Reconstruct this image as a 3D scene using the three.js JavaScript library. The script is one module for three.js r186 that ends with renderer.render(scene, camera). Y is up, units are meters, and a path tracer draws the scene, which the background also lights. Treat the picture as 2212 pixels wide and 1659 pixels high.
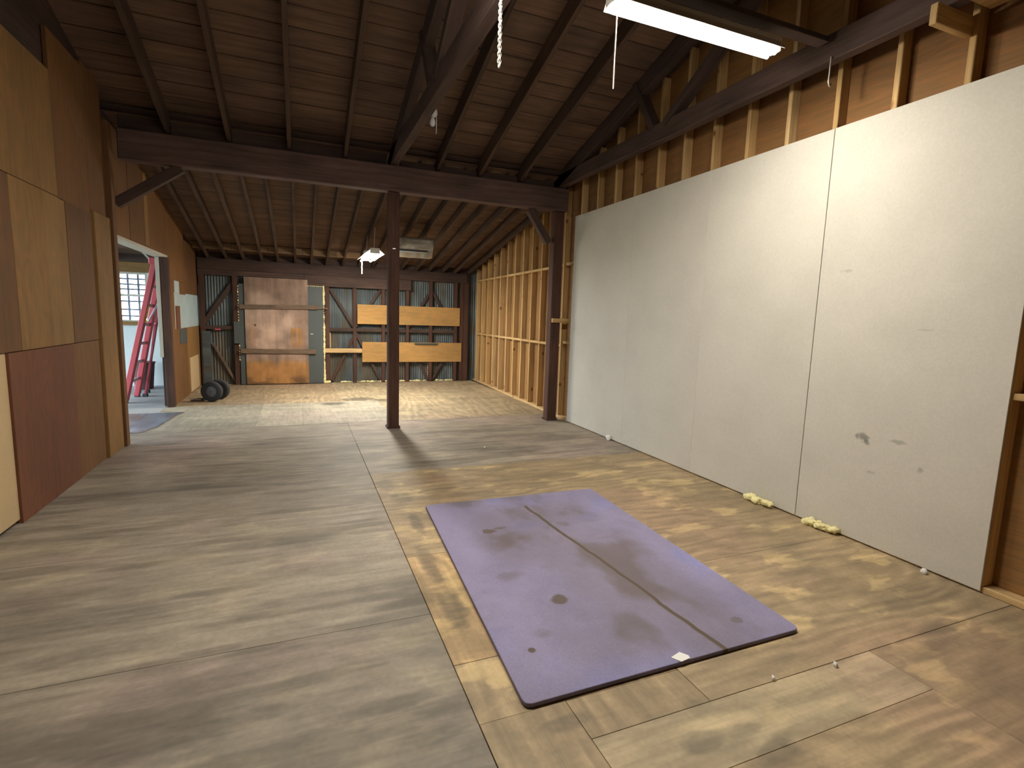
import * as THREE from 'three';
import { RectAreaLightUniformsLib } from 'three/addons/lights/RectAreaLightUniformsLib.js';
import { mergeGeometries, mergeVertices } from 'three/addons/utils/BufferGeometryUtils.js';

// ------------------------------------------------------------------ camera, sky, exposure
const scene = new THREE.Scene();
const camera = new THREE.PerspectiveCamera(2 * Math.atan(829.5 / 1124.78) * 180 / Math.PI, 2212 / 1659, 0.05, 200);
camera.position.set(0, 1.5, 0);
camera.rotation.set(-0.12781, -0.39003, 0.0314, 'YXZ');
scene.background = new THREE.Color(0.72, 0.88, 1.0);          // bright overcast sky, enters only through the annex windows
scene.backgroundIntensity = 10;
const renderer = new THREE.WebGLRenderer();
renderer.toneMapping = THREE.LinearToneMapping;
renderer.toneMappingExposure = 1.06;
renderer.shadowMap.enabled = true;
RectAreaLightUniformsLib.init();
const TUBE = new THREE.Color(1.0, 0.93, 0.80);                // the fluorescent tubes' light

// ------------------------------------------------------------------ helpers
let seed = 12345;
const rnd = () => { seed = (seed * 1664525 + 1013904223) >>> 0; return seed / 4294967296; };
const rr = (a, b) => a + (b - a) * rnd();
const V = (x, y, z) => new THREE.Vector3(x, y, z);
const clamp = (x, a = 0, b = 1) => Math.min(b, Math.max(a, x));
const sstep = (a, b, x) => { const t = clamp((x - a) / (b - a)); return t * t * (3 - 2 * t); };
const mix = (a, b, t) => a + (b - a) * t;
function hash(ix, iy, s = 0) { let h = (Math.imul(ix, 374761393) + Math.imul(iy, 668265263) + Math.imul(s, 974634773)) | 0; h = Math.imul(h ^ (h >>> 13), 1274126177); return ((h ^ (h >>> 16)) >>> 0) / 4294967296; }
function vn(x, y, s = 0, px = 0, py = 0) {                     // value noise, periodic when px, py are given
  const x0 = Math.floor(x), y0 = Math.floor(y); let fx = x - x0, fy = y - y0;
  fx = fx * fx * (3 - 2 * fx); fy = fy * fy * (3 - 2 * fy);
  const m = (a, p) => p ? ((a % p) + p) % p : a;
  const xa = m(x0, px), xb = m(x0 + 1, px), ya = m(y0, py), yb = m(y0 + 1, py);
  return mix(mix(hash(xa, ya, s), hash(xb, ya, s), fx), mix(hash(xa, yb, s), hash(xb, yb, s), fx), fy);
}
function fbm(x, y, s = 0, o = 4, px = 0, py = 0) { let a = 0, w = 0.5, t = 0; for (let i = 0; i < o; i++) { a += w * vn(x, y, s + i * 17, px, py); t += w; x *= 2; y *= 2; px *= 2; py *= 2; w *= 0.5; } return a / t; }

function tex(w, h, fn, srgb = true, wrap = THREE.RepeatWrapping) {
  const d = new Uint8Array(w * h * 4);
  for (let j = 0; j < h; j++) for (let i = 0; i < w; i++) {
    const c = fn((i + 0.5) / w, (j + 0.5) / h), k = (j * w + i) * 4;
    for (let q = 0; q < 3; q++) d[k + q] = clamp(c[q]) * 255;
    d[k + 3] = 255;
  }
  const t = new THREE.DataTexture(d, w, h); t.wrapS = t.wrapT = wrap; t.magFilter = THREE.LinearFilter; t.minFilter = THREE.LinearMipmapLinearFilter; t.generateMipmaps = true;
  if (srgb) t.colorSpace = THREE.SRGBColorSpace;
  t.needsUpdate = true; return t;
}
const scaled = (t, sx, sy) => { const c = t.clone(); c.repeat.set(1 / sx, 1 / sy); c.needsUpdate = true; return c; };   // tile size in metres

// sawn softwood: streaks along u, a few knots
const KN = []; for (let i = 0; i < 7; i++) KN.push([rnd(), rnd(), rr(0.006, 0.012)]);
const texPine = tex(1024, 256, (u, v) => {
  let a = 0.80 + 0.16 * (fbm(u * 5, v * 40, 3, 3, 5, 40) - 0.5) + 0.12 * (vn(u * 12, v * 120, 9, 12, 120) - 0.5) + 0.16 * (fbm(u * 4, v * 5, 21, 3, 4, 5) - 0.5);
  let k = 0; for (const [x, y, r] of KN) { const dx = (u - x) * 4, dy = (v - y); const d = Math.hypot(dx, dy) / (r * 3); if (d < 3) { k = Math.max(k, Math.exp(-d * d * 0.7)); a += 0.03 * Math.sin(d * 7) * Math.exp(-d); } }
  return [a * (1 - 0.45 * k), a * (1 - 0.6 * k), a * (1 - 0.68 * k)];
});
// rotary-cut plywood face: long cathedral figure along u
const texPly = tex(1024, 512, (u, v) => {
  const w = 2.2 * fbm(u * 3, v * 4, 31, 4, 3, 4) + 0.5 * fbm(u * 8, v * 16, 35, 2, 8, 16);
  const ring = Math.sin((v * 9 + w * 3) * Math.PI * 2);
  let a = 0.84 + 0.030 * ring + 0.07 * (vn(u * 10, v * 150, 5, 10, 150) - 0.5) + 0.22 * (fbm(u * 3, v * 3, 8, 4, 3, 3) - 0.5);
  return [a, a * (0.99 - 0.02 * ring), a * (0.97 - 0.04 * ring)];
});
// old weathered board: blotches and dark runs
const texOld = tex(512, 512, (u, v) => {
  const s = fbm(u * 4, v * 30, 51, 4, 4, 30), b = fbm(u * 5, v * 5, 57, 4, 5, 5);
  const a = 0.82 + 0.3 * (s - 0.5) + 0.4 * (b - 0.5);
  return [a, a * 0.98, a * 0.96];
});
const texGalv = tex(512, 512, (u, v) => {
  const b = fbm(u * 6, v * 6, 71, 4, 6, 6), s = fbm(u * 40, v * 3, 75, 3, 40, 3);
  const a = 0.72 + 0.35 * (b - 0.5) + 0.25 * (s - 0.5);
  const r = sstep(0.62, 0.75, fbm(u * 5, v * 3, 79, 4, 5, 3));
  return [a * (1 + 0.05 * r), a * (1 - 0.08 * r), a * (1 - 0.2 * r)];
});
const texPaper = tex(512, 512, (u, v) => { const a = 0.93 + 0.05 * (fbm(u * 4, v * 4, 91, 4, 4, 4) - 0.5) + 0.03 * (vn(u * 128, v * 128, 95, 128, 128) - 0.5); return [a, a * 0.997, a * 0.99]; });

const L = (r, g, b) => new THREE.Color().setRGB(r, g, b);
const mat = (color, o = {}) => new THREE.MeshStandardMaterial({ color, roughness: 0.8, ...o });
const wood = (t, sx, sy, color, o = {}) => mat(color, { map: scaled(t, sx, sy), ...o });
const M = {
  pine: [wood(texPine, 2.4, 0.6, L(0.86, 0.56, 0.24)), wood(texPine, 2.4, 0.6, L(0.80, 0.50, 0.20)), wood(texPine, 2.4, 0.6, L(0.92, 0.62, 0.29))],
  sheath: [wood(texPly, 2.44, 1.22, L(0.33, 0.16, 0.05)), wood(texPly, 2.44, 1.22, L(0.40, 0.20, 0.062)), wood(texPly, 2.44, 1.22, L(0.46, 0.25, 0.085))],
  timber: [wood(texOld, 2, 0.5, L(0.105, 0.062, 0.050)), wood(texOld, 2, 0.5, L(0.085, 0.050, 0.040))],
  beam: wood(texOld, 2, 0.5, L(0.17, 0.105, 0.095)),
  post: wood(texOld, 2, 0.5, L(0.11, 0.048, 0.030)),
  rafter: [wood(texOld, 2, 0.5, L(0.110, 0.061, 0.036)), wood(texOld, 2, 0.5, L(0.090, 0.050, 0.031))],
  roof: [0, 1, 2, 3].map((i) => wood(texOld, 2.2, 0.6, L([0.165, 0.185, 0.205, 0.175][i], [0.099, 0.108, 0.120, 0.100][i], [0.066, 0.070, 0.076, 0.062][i]))),
  blocking: wood(texOld, 2, 0.5, L(0.24, 0.145, 0.07)),
  tan: wood(texPly, 2.44, 1.22, L(0.345, 0.185, 0.056)), tanPale: wood(texPly, 2.44, 1.22, L(0.39, 0.22, 0.075)), brown: wood(texPly, 2.44, 1.22, L(0.25, 0.115, 0.034)),
  redbrown: wood(texPly, 2.44, 1.22, L(0.23, 0.083, 0.038)), umber: wood(texPly, 2.44, 1.22, L(0.21, 0.098, 0.033)), cream: mat(L(0.66, 0.49, 0.28), { map: scaled(texPaper, 1, 1) }),
  drywall: mat(L(0.71, 0.68, 0.61), { map: scaled(texPaper, 1.22, 1.22), roughness: 0.9 }),
  galv: mat(L(0.225, 0.27, 0.285), { map: scaled(texGalv, 2.4, 2.4), metalness: 0.3, roughness: 0.55 }),
  galvPale: mat(L(0.62, 0.68, 0.68), { map: scaled(texGalv, 0.8, 1.6), metalness: 0.2, roughness: 0.5 }),
  greyDoor: mat(L(0.08, 0.097, 0.10), { map: scaled(texPaper, 1, 1), roughness: 0.6 }),
  boardGold: wood(texPly, 2.44, 1.22, L(0.66, 0.38, 0.13)),
  oldBar: wood(texOld, 0.9, 0.3, L(0.21, 0.145, 0.10)),
  foam: mat(L(0.84, 0.76, 0.40), { roughness: 0.95 }),
  white: mat(L(0.82, 0.82, 0.80), { roughness: 0.6 }), enamel: mat(L(0.75, 0.74, 0.70), { roughness: 0.4 }),
  plaster: mat(L(0.74, 0.80, 0.81), { map: scaled(texPaper, 1.5, 1.5), roughness: 0.9 }),
  rubber: mat(L(0.035, 0.036, 0.04), { roughness: 0.85 }), hub: mat(L(0.16, 0.16, 0.18), { roughness: 0.5, metalness: 0.3 }),
  darkMetal: mat(L(0.06, 0.06, 0.065), { roughness: 0.5, metalness: 0.5 }), iron: mat(L(0.10, 0.10, 0.15), { roughness: 0.6, metalness: 0.4 }),
  red: mat(L(0.62, 0.10, 0.12), { roughness: 0.5 }), redDark: mat(L(0.36, 0.05, 0.07), { roughness: 0.5 }), alu: mat(L(0.75, 0.75, 0.78), { roughness: 0.35, metalness: 0.8 }),
  yellow: mat(L(0.85, 0.70, 0.04), { roughness: 0.6 }), paleTrim: mat(L(0.62, 0.58, 0.50), { map: scaled(texPaper, 1, 1) }),
  sheetSteel: mat(L(0.42, 0.46, 0.56), { map: scaled(texGalv, 1.6, 1.6), metalness: 0.55, roughness: 0.38 }),
  chain: mat(L(0.62, 0.60, 0.52), { metalness: 0.6, roughness: 0.4 }), cord: mat(L(0.8, 0.77, 0.68), { roughness: 0.7 }),
  binRed: mat(L(0.10, 0.045, 0.04), { roughness: 0.6 }), socket: mat(L(0.6, 0.62, 0.66), { roughness: 0.4 }),
  fiberglass: new THREE.MeshPhysicalMaterial({ color: L(0.56, 0.66, 0.66), transmission: 0.5, roughness: 0.95, thickness: 0, map: scaled(texPaper, 0.6, 0.6) }),
  dusty: mat(L(0.58, 0.55, 0.47), { map: scaled(texGalv, 0.5, 0.5), roughness: 0.6 }),
  glass: new THREE.MeshPhysicalMaterial({ color: 0xffffff, transmission: 1, roughness: 0.02, thickness: 0, ior: 1.5 }),
  earth: mat(L(0.20, 0.22, 0.14), { roughness: 1 }), slot: mat(L(0.03, 0.03, 0.03)),
};
const tubeGlow = mat(L(0.9, 0.9, 0.88), { emissive: TUBE.clone().lerp(new THREE.Color(1, 1, 1), 0.5), emissiveIntensity: 8 });
const pick = (a) => a[Math.floor(rnd() * a.length) % a.length];

const taken = {};
const numbered = (n) => { const k = taken[n] = (taken[n] ?? -1) + 1; return k ? n + '_' + String(k).padStart(3, '0') : n; };
function add(o, parent) { (parent ?? scene).add(o); o.traverse((m) => { if (m.isMesh) { m.castShadow = true; m.receiveShadow = true; } }); return o; }
function mesh(name, geo, m, parent) { const o = new THREE.Mesh(geo, m); o.name = parent ? name : numbered(name); return add(o, parent); }
function structure(name) { const g = new THREE.Group(); g.name = name; g.userData.kind = 'structure'; return add(g); }
function thing(name, label, category, pos = [0, 0, 0], group) { const g = new THREE.Group(); g.name = numbered(name); g.position.set(...pos); g.userData = { label, category }; if (group) g.userData.group = group; return add(g); }
function tag(o, label, category, group) { o.userData.label = label; o.userData.category = category; if (group) o.userData.group = group; return o; }

// chamfered box centred at the origin: 44 triangles; uv in metres, u along the longest axis, random offset
function cbox(lx, ly, lz, c = 0.004, off = true, along = -1) {
  const s = [lx / 2, ly / 2, lz / 2]; c = Math.min(c, s[0] * 0.6, s[1] * 0.6, s[2] * 0.6);
  const P = [], N = [], U = []; const long = along >= 0 ? along : lx >= ly && lx >= lz ? 0 : ly >= lz ? 1 : 2;
  const ou = off ? rnd() * 7 : 0, ov = off ? rnd() * 7 : 0;
  const tri = (a, b, d, n) => {
    const ab = b.clone().sub(a), ad = d.clone().sub(a); if (ab.cross(ad).dot(n) < 0) { const t = b; b = d; d = t; }
    const nn = b.clone().sub(a).cross(d.clone().sub(a)).normalize();
    const ax = [Math.abs(n.x), Math.abs(n.y), Math.abs(n.z)], dom = ax[0] >= ax[1] && ax[0] >= ax[2] ? 0 : ax[1] >= ax[2] ? 1 : 2;
    const rest = [0, 1, 2].filter((q) => q !== dom); let ua = rest[0], va = rest[1]; if (rest[1] === long || (rest[0] !== long && s[rest[1]] > s[rest[0]])) { ua = rest[1]; va = rest[0]; }
    for (const p of [a, b, d]) { P.push(p.x, p.y, p.z); N.push(nn.x, nn.y, nn.z); const q = [p.x, p.y, p.z]; U.push(q[ua] + ou, q[va] + ov + dom * 0.37); }
  };
  const at = (ax, sg, i, vi, j, vj) => { const q = [0, 0, 0]; q[ax] = sg * s[ax]; q[i] = vi; q[j] = vj; return V(...q); };
  for (let ax = 0; ax < 3; ax++) { const i = (ax + 1) % 3, j = (ax + 2) % 3;
    for (const sg of [-1, 1]) { const a = s[i] - c, b = s[j] - c, q = [at(ax, sg, i, -a, j, -b), at(ax, sg, i, a, j, -b), at(ax, sg, i, a, j, b), at(ax, sg, i, -a, j, b)]; const n = V(0, 0, 0).setComponent(ax, sg); tri(q[0], q[1], q[2], n); tri(q[0], q[2], q[3], n); }
    for (const si of [-1, 1]) for (const sj of [-1, 1]) { // edge along ax
      const h = s[ax] - c, p = (k, full) => { const q = [0, 0, 0]; q[ax] = k * h; q[i] = si * (s[i] - (full === 0 ? 0 : c)); q[j] = sj * (s[j] - (full === 0 ? c : 0)); return V(...q); };
      const n = V(0, 0, 0); n.setComponent(i, si * 1.01); n.setComponent(j, sj); tri(p(-1, 0), p(1, 0), p(1, 1), n); tri(p(-1, 0), p(1, 1), p(-1, 1), n); } }
  for (const a of [-1, 1]) for (const b of [-1, 1]) for (const d of [-1, 1]) tri(V(a * s[0], b * (s[1] - c), d * (s[2] - c)), V(a * (s[0] - c), b * s[1], d * (s[2] - c)), V(a * (s[0] - c), b * (s[1] - c), d * s[2]), V(a * 1.01, b, d));
  const g = new THREE.BufferGeometry(); g.setAttribute('position', new THREE.Float32BufferAttribute(P, 3)); g.setAttribute('normal', new THREE.Float32BufferAttribute(N, 3)); g.setAttribute('uv', new THREE.Float32BufferAttribute(U, 2)); return g;
}
// box by its limits
function bx(name, parent, x0, x1, y0, y1, z0, z1, m, c = 0.004, along = -1) { const o = mesh(name, cbox(x1 - x0, y1 - y0, z1 - z0, c, true, along), m, parent); o.position.set((x0 + x1) / 2, (y0 + y1) / 2, (z0 + z1) / 2); return o; }
// lumber between two points: w across (horizontal), h deep
function bar(name, parent, a, b, w, h, m, c = 0.004, up = V(0, 1, 0)) {
  const d = b.clone().sub(a), len = d.length(); const o = mesh(name, cbox(len, h, w, c), m, parent);
  const X = d.normalize(), Zz = X.clone().cross(up).normalize(), Y = Zz.clone().cross(X);
  o.quaternion.setFromRotationMatrix(new THREE.Matrix4().makeBasis(X, Y, Zz)); o.position.copy(a).add(b).multiplyScalar(0.5); return o;
}
function tube(name, parent, pts, r, m, seg = 6, n = null) { return mesh(name, new THREE.TubeGeometry(new THREE.CatmullRomCurve3(pts), n ?? pts.length * 4, r, seg), m, parent); }
function lump(r, sx, sy, sz, s, detail = 2) { // ragged lump of foam
  const g = mergeVertices(new THREE.IcosahedronGeometry(r, detail).deleteAttribute('uv').deleteAttribute('normal')), p = g.attributes.position;
  for (let i = 0; i < p.count; i++) { const x = p.getX(i), y = p.getY(i), z = p.getZ(i), k = 0.45 + 0.75 * vn(x / r * 2.2 + 9, y / r * 2.2 + z / r * 1.7 + 5, s) + 0.5 * vn(x / r * 6 + y / r * 5, z / r * 6 - y / r * 4 + 50, s + 3); p.setXYZ(i, x * k * sx, y * k * sy, z * k * sz); }
  g.computeVertexNormals(); return g;
}

// ------------------------------------------------------------------ layout (metres)
const XL = -1.77, XR = 3.635, ZB = -11.55, ZF = 4.6, ZBEAM = -6.85, SN = 0.30, SF = 0.19, ZRIDGE = -0.4;
const nearRoof = (z) => 3.51 + SN * ((z > ZRIDGE ? 2 * ZRIDGE - z : z) - ZBEAM);       // underside of the near roof boards
const farRaft = (z) => 2.42 + SF * (z - ZB);                                            // underside of the far rafters
const farRoof = (z) => farRaft(z) + 0.14;

// ------------------------------------------------------------------ floor: plywood sheets
const floor = structure('floor');
const sheets = [];   // x0,x1,z0,z1,tone(0 grey,1 brown,2 pale,3 dark brown,4 pale yellow),grain axis 0=x 1=z
const S = (x0, x1, z0, z1, tone, ax = 0) => sheets.push([x0, x1, z0, z1, tone, ax]);
for (let k = 0; k < 5; k++) S(-1.86, 0.59, -7.30 + 1.22 * k, -6.08 + 1.22 * k, 0);
S(-1.86, 0.59, -1.20, 0.02, 0);
S(0.59, 3.03, -7.30, -6.08, 0); S(3.03, 3.72, -7.30, -6.08, 0); S(0.59, 2.4, -6.08, -4.86, 0); S(2.4, 3.72, -6.08, -4.86, 0); S(0.59, 3.03, -4.86, -3.77, 1); S(3.03, 3.72, -4.86, -3.77, 1);
S(0.59, 1.5, -3.77, -3.07, 1); S(0.59, 1.5, -3.07, -2.0, 3, 1); S(0.59, 1.5, -2.0, -1.65, 1, 1); S(0.59, 0.95, -1.65, 0.02, 1, 1); S(0.95, 1.5, -1.65, -1.45, 1, 1);
S(1.5, 3.72, -3.77, -2.43, 1); S(1.5, 3.72, -2.43, -1.45, 1); S(0.95, 2.45, -1.45, -1.18, 4); S(0.95, 2.45, -1.18, 0.02, 1); S(2.45, 3.72, -1.45, 0.02, 1);
for (const [a, b] of [[-1.55, -0.55], [-0.55, 0.03], [0.03, 1.25], [1.25, 2.47], [2.47, 3.72]]) S(a, b, -9.10, -7.30, a < 1 ? 2 : 4, 1);
for (const [a, b] of [[-1.86, -0.6], [-0.6, 0.62], [0.62, 1.84], [1.84, 3.72]]) S(a, b, -11.70, -9.10, a < 0 ? 5 : 4, 1);
S(-1.86, -1.55, -9.10, -7.30, 2);
for (let k = 0; k < 4; k++) { S(-1.86, 0.59, 0.02 + 1.22 * k, 1.24 + 1.22 * k, 0); S(0.59, 3.72, 0.02 + 1.22 * k, 1.24 + 1.22 * k, 1); }
const toneRGB = [[0.585, 0.545, 0.490], [0.640, 0.560, 0.440], [0.635, 0.605, 0.540], [0.640, 0.540, 0.400], [0.665, 0.600, 0.485], [0.60, 0.525, 0.42]];
// dirt with an outline of its own: x, z, half length along x, half length along z, strength
const stains = [[0.50, -8.90, 0.24, 0.17, 0.85], [1.0, -9.30, 0.26, 0.22, 0.8], [1.32, -9.1, 0.2, 0.16, 0.7], [0.72, -9.28, 0.07, 0.16, 0.6], [-0.3, -10.2, 0.05, 0.1, 0.5], [0.1, -9.6, 0.05, 0.1, 0.6], [0.80, -6.52, 0.26, 0.10, 0.35], [0.68, -4.54, 0.10, 0.17, 0.42], [0.76, -4.15, 0.11, 0.22, 0.42],
  [0.76, -3.59, 0.05, 0.20, 0.5], [0.70, -2.95, 0.06, 0.30, 0.5], [0.71, -2.45, 0.08, 0.26, 0.55], [0.46, -1.79, 0.13, 0.05, 0.45], [0.42, -1.66, 0.18, 0.06, 0.42], [1.33, -1.30, 0.12, 0.05, 0.5], [1.56, -1.17, 0.12, 0.06, 0.48], [1.50, -1.29, 0.10, 0.04, 0.3],
  [-0.40, -2.45, 0.16, 0.035, 0.45], [-0.20, -2.40, 0.14, 0.03, 0.4], [-0.50, -3.0, 0.2, 0.045, 0.42], [-0.3, -3.05, 0.2, 0.04, 0.3], [-1.1, -4.05, 0.35, 0.06, 0.35], [0.31, -1.86, 0.22, 0.045, 0.4], [-0.6, -2.02, 0.55, 0.16, 0.55], [-1.0, -2.9, 0.5, 0.14, 0.35], [0.0, -3.6, 0.35, 0.06, 0.32], [0.35, -3.75, 0.22, 0.035, 0.42], [0.40, -3.55, 0.2, 0.05, 0.35], [-0.2, -5.0, 0.3, 0.1, 0.3], [-0.55, -4.7, 0.35, 0.1, 0.28],
  [0.40, -5.58, 0.16, 0.06, 0.4], [0.62, -5.35, 0.16, 0.06, 0.4], [0.2, -5.6, 0.35, 0.05, 0.3], [-1.2, -6.3, 0.5, 0.06, 0.42], [-0.4, -6.2, 0.5, 0.05, 0.35], [2.5, -6.0, 0.5, 0.15, 0.22], [1.9, -5.5, 0.5, 0.2, 0.2], [3.0, -1.45, 0.2, 0.06, 0.3], [2.8, -2.1, 0.3, 0.08, 0.2], [0.9, -1.55, 0.12, 0.04, 0.35], [0.52, -1.45, 0.1, 0.05, 0.4], [-1.3, -3.2, 0.4, 0.08, 0.3], [-0.9, -2.6, 0.35, 0.08, 0.35]];
function floorColor(x, z) {
  let sh = null, si = 0; for (let i = 0; i < sheets.length; i++) { const q = sheets[i]; if (x >= q[0] && x < q[1] && z >= q[2] && z < q[3]) { sh = q; si = i; break; } }
  const T = toneRGB[sh ? sh[4] : 0], gx = sh && sh[5] ? z : x, gz = sh && sh[5] ? x : z; let r = T[0], g = T[1], b = T[2];
  const jit = 0.94 + 0.12 * hash(si, 3, 5);
  const warp = fbm(gx * 0.9, gz * 2.6, 100 + si, 3) * 5 + 0.6 * fbm(gx * 4, gz * 12, 200 + si, 2);
  const ring = Math.sin((gz * 7 + warp) * 6.283);
  const tone = sh ? sh[4] : 0, gk = tone === 0 ? 0.026 : tone === 2 ? 0.015 : 0.06;
  let k = jit * (1 + gk * ring * (0.4 + 1.2 * fbm(x * 1.2, z * 1.2, 7, 2)) + 0.07 * (vn(gx * 8, gz * 160, 11) - 0.5) + 0.11 * (vn(gx * 5, gz * 45, 13) - 0.5));
  k *= 1 + 0.22 * (fbm(x * 1.1, z * 1.6, 17, 4) - 0.5);                                  // worn and unworn patches
  k *= 1 + 0.07 * (vn(x * 70, z * 70, 19) - 0.5) + 0.10 * (fbm(x * 8, z * 11, 23, 3) - 0.5);
  const pink = sstep(0.5, 0.7, fbm(x * 0.8 + 5, z * 1.1, 29, 3)) * 0.02; r += pink; b += pink * 0.6;
  // scuffed dirt, dragged along x
  const sm = fbm(x * 1.3 + 0.3 * vn(x * 3, z * 3, 41), z * 9, 43, 4), sm2 = fbm(x * 1.6, z * 4.5, 47, 4);
  let dirt = 0.27 * sstep(0.53, 0.72, sm) * (tone === 0 ? 1 : 0.4) + 0.17 * sstep(0.50, 0.70, sm2) * (tone === 0 ? 1 : 0.5) + 0.10 * sstep(0.5, 0.75, fbm(x * 7, z * 9, 53, 4));
  for (const [sx, sz, ax, az, st] of stains) { const dx = (x - sx) / ax, dz = (z - sz) / az; if (dx * dx + dz * dz < 6) { const e = Math.hypot(dx, dz) + 0.7 * (fbm(x * 9, z * 22, 61, 3) - 0.5); dirt = Math.max(dirt, 0.8 * st * (1 - sstep(0.45, 1.15, e)) * (0.75 + 0.5 * vn(x * 20, z * 60, 67))); } }
  const bare = sstep(0.56, 0.72, fbm(x * 3.4 + 0.5 * vn(x * 14, z * 34, 89), z * 5.2, 87, 5)) * (z < -7 ? 0.03 : tone === 1 || tone === 3 ? 0.15 : 0.05);        // bare yellow wood
  r = r * k + bare * 0.9; g = g * k + bare * 0.8; b = b * k + bare * 0.45;
  const da = 1 - dirt; return [mix(0.27, r, da), mix(0.255, g, da), mix(0.225, b, da)];
}
const FX0 = -1.9, FX1 = 3.75, FZ0 = -6.1, FZ1 = 0.3;
const texFloorNear = tex(1400, 1560, (u, v) => floorColor(mix(FX0, FX1, u), mix(FZ0, FZ1, v)), true, THREE.MirroredRepeatWrapping);
const texFloorFar = tex(1024, 1024, (u, v) => floorColor(mix(FX0, FX1, u), mix(-11.75, -6.05, v)), true, THREE.MirroredRepeatWrapping);
const floorNear = mat(L(1, 1, 1), { map: texFloorNear, roughness: 0.62 }), floorFar = mat(L(1, 1, 1), { map: texFloorFar, roughness: 0.62 });
for (const [x0, x1, z0, z1] of sheets) {
  const g = cbox(x1 - x0 - (z1 > -6 && (x0 === 0.59 || x1 === 0.59) ? 0.004 : 0.0022), 0.018, z1 - z0 - 0.0022, 0.001, false), far = z1 < -6.05, p = g.attributes.position, uv = g.attributes.uv, cx = (x0 + x1) / 2, cz = (z0 + z1) / 2;
  for (let i = 0; i < p.count; i++) uv.setXY(i, (p.getX(i) + cx - FX0) / (FX1 - FX0), far ? (p.getZ(i) + cz + 11.75) / 5.7 : (p.getZ(i) + cz - FZ0) / (FZ1 - FZ0));
  const o = mesh('plywood_sheet', g, far ? floorFar : floorNear, floor); o.position.set(cx, -0.009 - rnd() * 0.0015, cz);
}
bx('subfloor', floor, -6.2, 3.9, -0.12, -0.0195, -11.9, 4.8, M.oldBar, 0.002);

// ------------------------------------------------------------------ near and far roof
const ceiling = structure('ceiling');
{ // roof boards across the rafters
  const XA = -5.9, XB = 3.86; let w;
  for (let z = ZRIDGE - 0.1; z > ZBEAM - 0.4; z -= w) { w = rr(0.2, 0.29); const z1 = z - w + 0.002; const m = (z + z1) / 2;
    const o = bar('roof_board', ceiling, V(-1.98, nearRoof(m) + 0.011 + rnd() * 0.004, m), V(XB, nearRoof(m) + 0.011 + rnd() * 0.004, m), w - 0.002, 0.022, pick(M.roof), 0.003, V(0, 1, -SN).normalize()); o.updateMatrix(); }
  for (let z = ZRIDGE + 0.1; z < ZF + 0.2; z += 0.5) bar('roof_board', ceiling, V(-1.98, nearRoof(z + 0.25) + 0.012, z + 0.25), V(XB, nearRoof(z + 0.25) + 0.012, z + 0.25), 0.53, 0.022, pick(M.roof), 0.003, V(0, 1, SN).normalize());
  for (let z = ZBEAM + 0.02; z > ZB - 0.4; z -= w) { w = rr(0.2, 0.27); const m = z - w / 2; bar('roof_board', ceiling, V(XA, farRoof(m) + 0.011, m), V(XB, farRoof(m) + 0.011, m), w - 0.002, 0.022, pick(M.roof), 0.003, V(0, 1, -SF).normalize()); }
  bar('ridge_board', ceiling, V(-1.9, nearRoof(ZRIDGE) - 0.12, ZRIDGE), V(3.7, nearRoof(ZRIDGE) - 0.12, ZRIDGE), 0.05, 0.22, M.timber[0]);
  // roof deck over the boards: closes the joints between them
  bar('roof_deck', ceiling, V((-1.98 + XB) / 2, nearRoof(ZBEAM - 0.5) + 0.045, ZBEAM - 0.5), V((-1.98 + XB) / 2, nearRoof(ZRIDGE) + 0.045, ZRIDGE), XB + 1.98, 0.02, M.timber[1]);
  bar('roof_deck', ceiling, V((-1.98 + XB) / 2, nearRoof(ZF + 0.3) + 0.045, ZF + 0.3), V((-1.98 + XB) / 2, nearRoof(ZRIDGE) + 0.045, ZRIDGE), XB + 1.98, 0.02, M.timber[1]);
  bar('roof_deck', ceiling, V((XA + XB) / 2, farRoof(ZB - 0.5) + 0.045, ZB - 0.5), V((XA + XB) / 2, farRoof(ZBEAM + 0.1) + 0.045, ZBEAM + 0.1), XB - XA, 0.02, M.timber[1]);
}
const slopeUp = (s) => V(0, 1, -s).normalize();
for (const x of [-1.255, -0.675, -0.06, 0.555, 1.69, 2.25, 2.83]) { // near rafters, about two feet apart
  const z0 = ZBEAM - 0.12, h = 0.185, m = pick(M.rafter);
  bar('rafter', ceiling, V(x, nearRoof(z0) - h / 2, z0), V(x, nearRoof(ZRIDGE) - h / 2, ZRIDGE), 0.045, h, m, 0.004, slopeUp(SN));
  bar('rafter', ceiling, V(x, nearRoof(ZF) - h / 2, ZF), V(x, nearRoof(ZRIDGE) - h / 2, ZRIDGE), 0.045, h, m, 0.004, slopeUp(-SN));
}
for (let i = 0, x = -5.5; x < 3.6; x += 0.303, i++) { // far rafters, a foot apart
  if (x < -1.95 && i % 2) continue;
  const z1 = x < -1.95 ? -5.2 : ZBEAM - 0.06, m = x < -1.95 ? M.paleTrim : pick(M.rafter), lo = x < -1.95 ? 0.12 : 0;
  bar('rafter', ceiling, V(x + rr(-0.015, 0.015), farRaft(ZB - 0.05) + 0.068 - lo, ZB - 0.05), V(x + rr(-0.015, 0.015), farRaft(z1) + 0.068 - lo, z1), 0.04, 0.132, m, 0.004, slopeUp(SF));
}
for (let x = -1.72; x < 1.0; x += 0.606) bx('blocking_board', ceiling, x, x + 0.60, farRaft(-10.95) + 0.015, farRaft(-10.95) + 0.135, -10.96, -10.92, M.blocking);
for (const [a, b] of [[-1.7, -1.28], [-1.23, -0.70], [-0.65, -0.085], [-0.035, 0.53], [0.58, 1.05]]) bx('blocking_board', ceiling, a, b, 3.315, 3.50, ZBEAM - 0.05, ZBEAM, M.timber[1]);
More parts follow.
